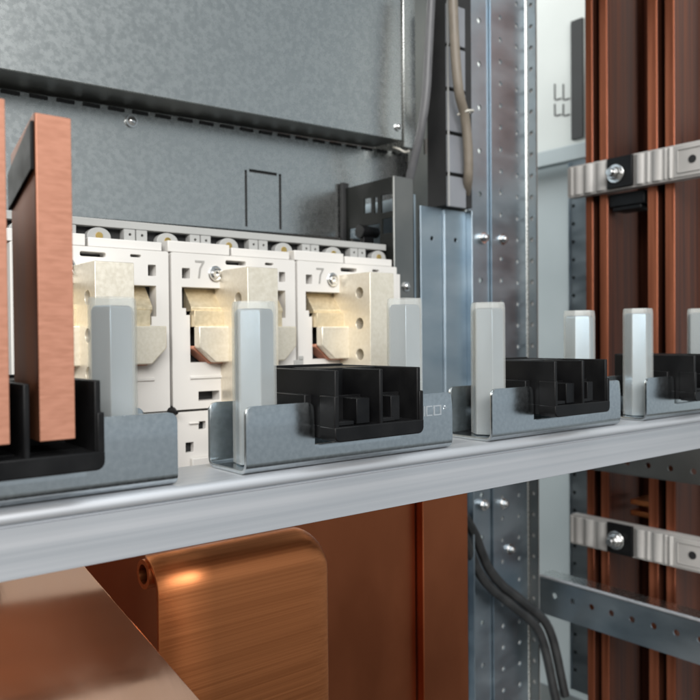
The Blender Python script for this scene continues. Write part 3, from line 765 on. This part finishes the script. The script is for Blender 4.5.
# ------------------------------------------------------------------ copper below the rail
PG = 'copper plates below the rail'
x0, x1, x2 = on_y(322, 560, .46).x, on_y(415.3, 560, .46).x, on_y(468, 560, .452).x
tag(MB().box(x0-.32, x1, .46, .468, -.5, -.125).build('copper_plate', COPRED, bevel=.0006), 'dark copper plate behind the rolled copper edge', 'plate', PG)
tag(MB().box(x1+.0012, x2, .452, .462, -.5, -.115).build('copper_plate', COPRED, bevel=.0006), 'brighter copper plate left of the lower upright', 'plate', PG)
# folded copper sheet with a rolled top edge
YF = .36
A = on_y(145, 574, YF); xl = A.x; xr = on_y(327, 560, YF-.0145).x; zc_ = A.z; Ro, Ri = .0085, .0052
Rt = .0072
m = MB(); th = .0028; YFr = YF-.0145
N = 36
mk = lambda x, r: [Vector((x, YF+r*math.cos(2*math.pi*i/N), zc_+r*math.sin(2*math.pi*i/N))) for i in range(N)]
m.rings([mk(xl+.06, Rt-.0024), mk(xl-.001, Rt-.0024), mk(xl-.001, Rt), mk(xr-.03, Rt)])
rc = m.build('folded_copper_sheet', COPPER)
tag(rc, 'copper sheet with its top edge rolled into a tube, below the rail', 'copper sheet')
pr = []                                            # curved sheet: over the tube, forward and down
for a in range(0, 91, 9):
    t = math.radians(a); pr.append((YF-.0002-(YF-.0002-YFr)*math.sin(t), zc_+Rt+.0006-.017+.017*math.cos(t)))
for k in range(1, 5): pr.append((YFr, zc_+Rt-.0164-(.42+zc_-.0092)*k/4*.9))
cr = .015
cols = [xl, xl+.03, xr-cr-.008]+[xr-cr+cr*math.sin(math.radians(a)) for a in (0, 10, 20, 30, 40, 50, 60, 70, 80, 90)]
m = MB(); G = []
for x in cols:
    d = max(0, (x-(xr-cr))/cr); drop = cr*(1-math.sqrt(max(0, 1-d*d)))
    G.append([m.bm.verts.new((x, y+drop*.12, z-drop*(1-i_/(len(pr)-1)))) for i_, (y, z) in enumerate(pr)])
for a, b in zip(G, G[1:]):
    for k in range(len(a)-1): m.bm.faces.new((a[k], a[k+1], b[k+1], b[k]))
ap = m.build('apron', COPPER, rc)
md = ap.modifiers.new('gauge', 'SOLIDIFY'); md.thickness = th; md.offset = 0
# tilted polished copper plate lower left
n = Vector((0.05, -.62, .78)).normalized(); P0 = on_y(100, 590, .345)
m = MB(); m.solid([on_p(u, v, P0, n) for u, v in ((68, 545), (88, 570), (125, 612.5), (205, 705), (60, 760), (-120, 700), (-160, 560))], -n*.006)
tag(m.build('tilted_copper_plate', COPPALE, bevel=.0006), 'pale polished copper plate with a slanted cut edge at lower left', 'plate')

# ------------------------------------------------------------------ cabinet shell behind everything
struct(MB().box(-.6, .86, .80, .805, -.6, .62).build('cabinet_back_wall', GALVD))
struct(MB().box(-.6, 1.1, .25, .80, -.56, -.552).build('cabinet_floor', GALVD))

struct(MB().box(-.6, .72, .40, .80, .552, .56).build('unseen_shade_roof', GALVD))  # unseen top, added and trimmed to shade the cabinet's inside

# ------------------------------------------------------------------ light
wd = bpy.data.worlds.new('World'); S.world = wd; wd.use_nodes = True
nt = wd.node_tree; N_ = nt.nodes; L_ = nt.links; bg = N_['Background']
tc = N_.new('ShaderNodeTexCoord'); sp = N_.new('ShaderNodeSeparateXYZ'); L_.new(tc.outputs['Generated'], sp.inputs[0])
nz = N_.new('ShaderNodeTexNoise'); nz.inputs['Scale'].default_value = 2.2; nz.inputs['Detail'].default_value = 2; L_.new(tc.outputs['Generated'], nz.inputs['Vector'])
ma = N_.new('ShaderNodeMath'); ma.operation = 'MULTIPLY_ADD'; ma.inputs[1].default_value = .9; ma.inputs[2].default_value = -.45
L_.new(nz.outputs['Fac'], ma.inputs[0])
ad = N_.new('ShaderNodeMath'); ad.operation = 'ADD'; L_.new(sp.outputs['Z'], ad.inputs[0]); L_.new(ma.outputs[0], ad.inputs[1])
cr_ = N_.new('ShaderNodeValToRGB'); mrr = N_.new('ShaderNodeMapRange'); mrr.inputs['From Min'].default_value = -1
L_.new(ad.outputs[0], mrr.inputs[0]); L_.new(mrr.outputs[0], cr_.inputs[0])
e = cr_.color_ramp.elements
e[0].position = .18; e[0].color = (.035, .033, .031, 1)
e[1].position = .95; e[1].color = (.62, .65, .68, 1)
k = e.new(.34); k.color = (.36, .35, .34, 1)
k = e.new(.46); k.color = (.62, .64, .67, 1)
k = e.new(.62); k.color = (.60, .62, .64, 1)
k = e.new(.75); k.color = (.44, .455, .47, 1)
tr_ = N_.new('ShaderNodeMapRange'); tr_.inputs['From Min'].default_value = -.8; tr_.inputs['From Max'].default_value = .6
L_.new(sp.outputs['X'], tr_.inputs[0])
tm_ = N_.new('ShaderNodeMix'); tm_.data_type = 'RGBA'; tm_.inputs['A'].default_value = (1.06, 1.0, .90, 1); tm_.inputs['B'].default_value = (.88, .98, 1.03, 1)
L_.new(tr_.outputs[0], tm_.inputs['Factor'])
mu_ = N_.new('ShaderNodeMix'); mu_.data_type = 'RGBA'; mu_.blend_type = 'MULTIPLY'; mu_.inputs['Factor'].default_value = 1
L_.new(cr_.outputs[0], mu_.inputs['A']); L_.new(tm_.outputs['Result'], mu_.inputs['B'])
L_.new(mu_.outputs['Result'], bg.inputs[0]); bg.inputs[1].default_value = .78

def area(name, loc, target, sx, sy, power, col):
    l = bpy.data.lights.new(name, 'AREA'); l.shape = 'RECTANGLE'; l.size = sx; l.size_y = sy; l.energy = power; l.color = col
    o = bpy.data.objects.new(name, l); COL.objects.link(o); o.location = loc
    o.rotation_euler = (Vector(target)-Vector(loc)).to_track_quat('-Z', 'Y').to_euler()
    return o
area('window_light', (-1.25, -2.2, 1.5), (.3, .5, -.02), 3.2, 1.2, 160, (1, .985, .965))
area('ceiling_light', (.25, -.35, 1.3), (.35, .4, 0), 1.2, .3, 6, (.95, .98, 1))

area('side_panel_fill', (.45, 1.9, .9), (1.0, .75, .0), .9, .9, 26, (.95, 1, 1))  # unseen lamp added behind the cabinet to brighten the pale side panel
S.view_settings.view_transform = 'Standard'; S.view_settings.look = 'None'; S.view_settings.gamma = 1; S.view_settings.exposure = 0.0
S.cycles.max_bounces = 8; S.cycles.use_denoising = True
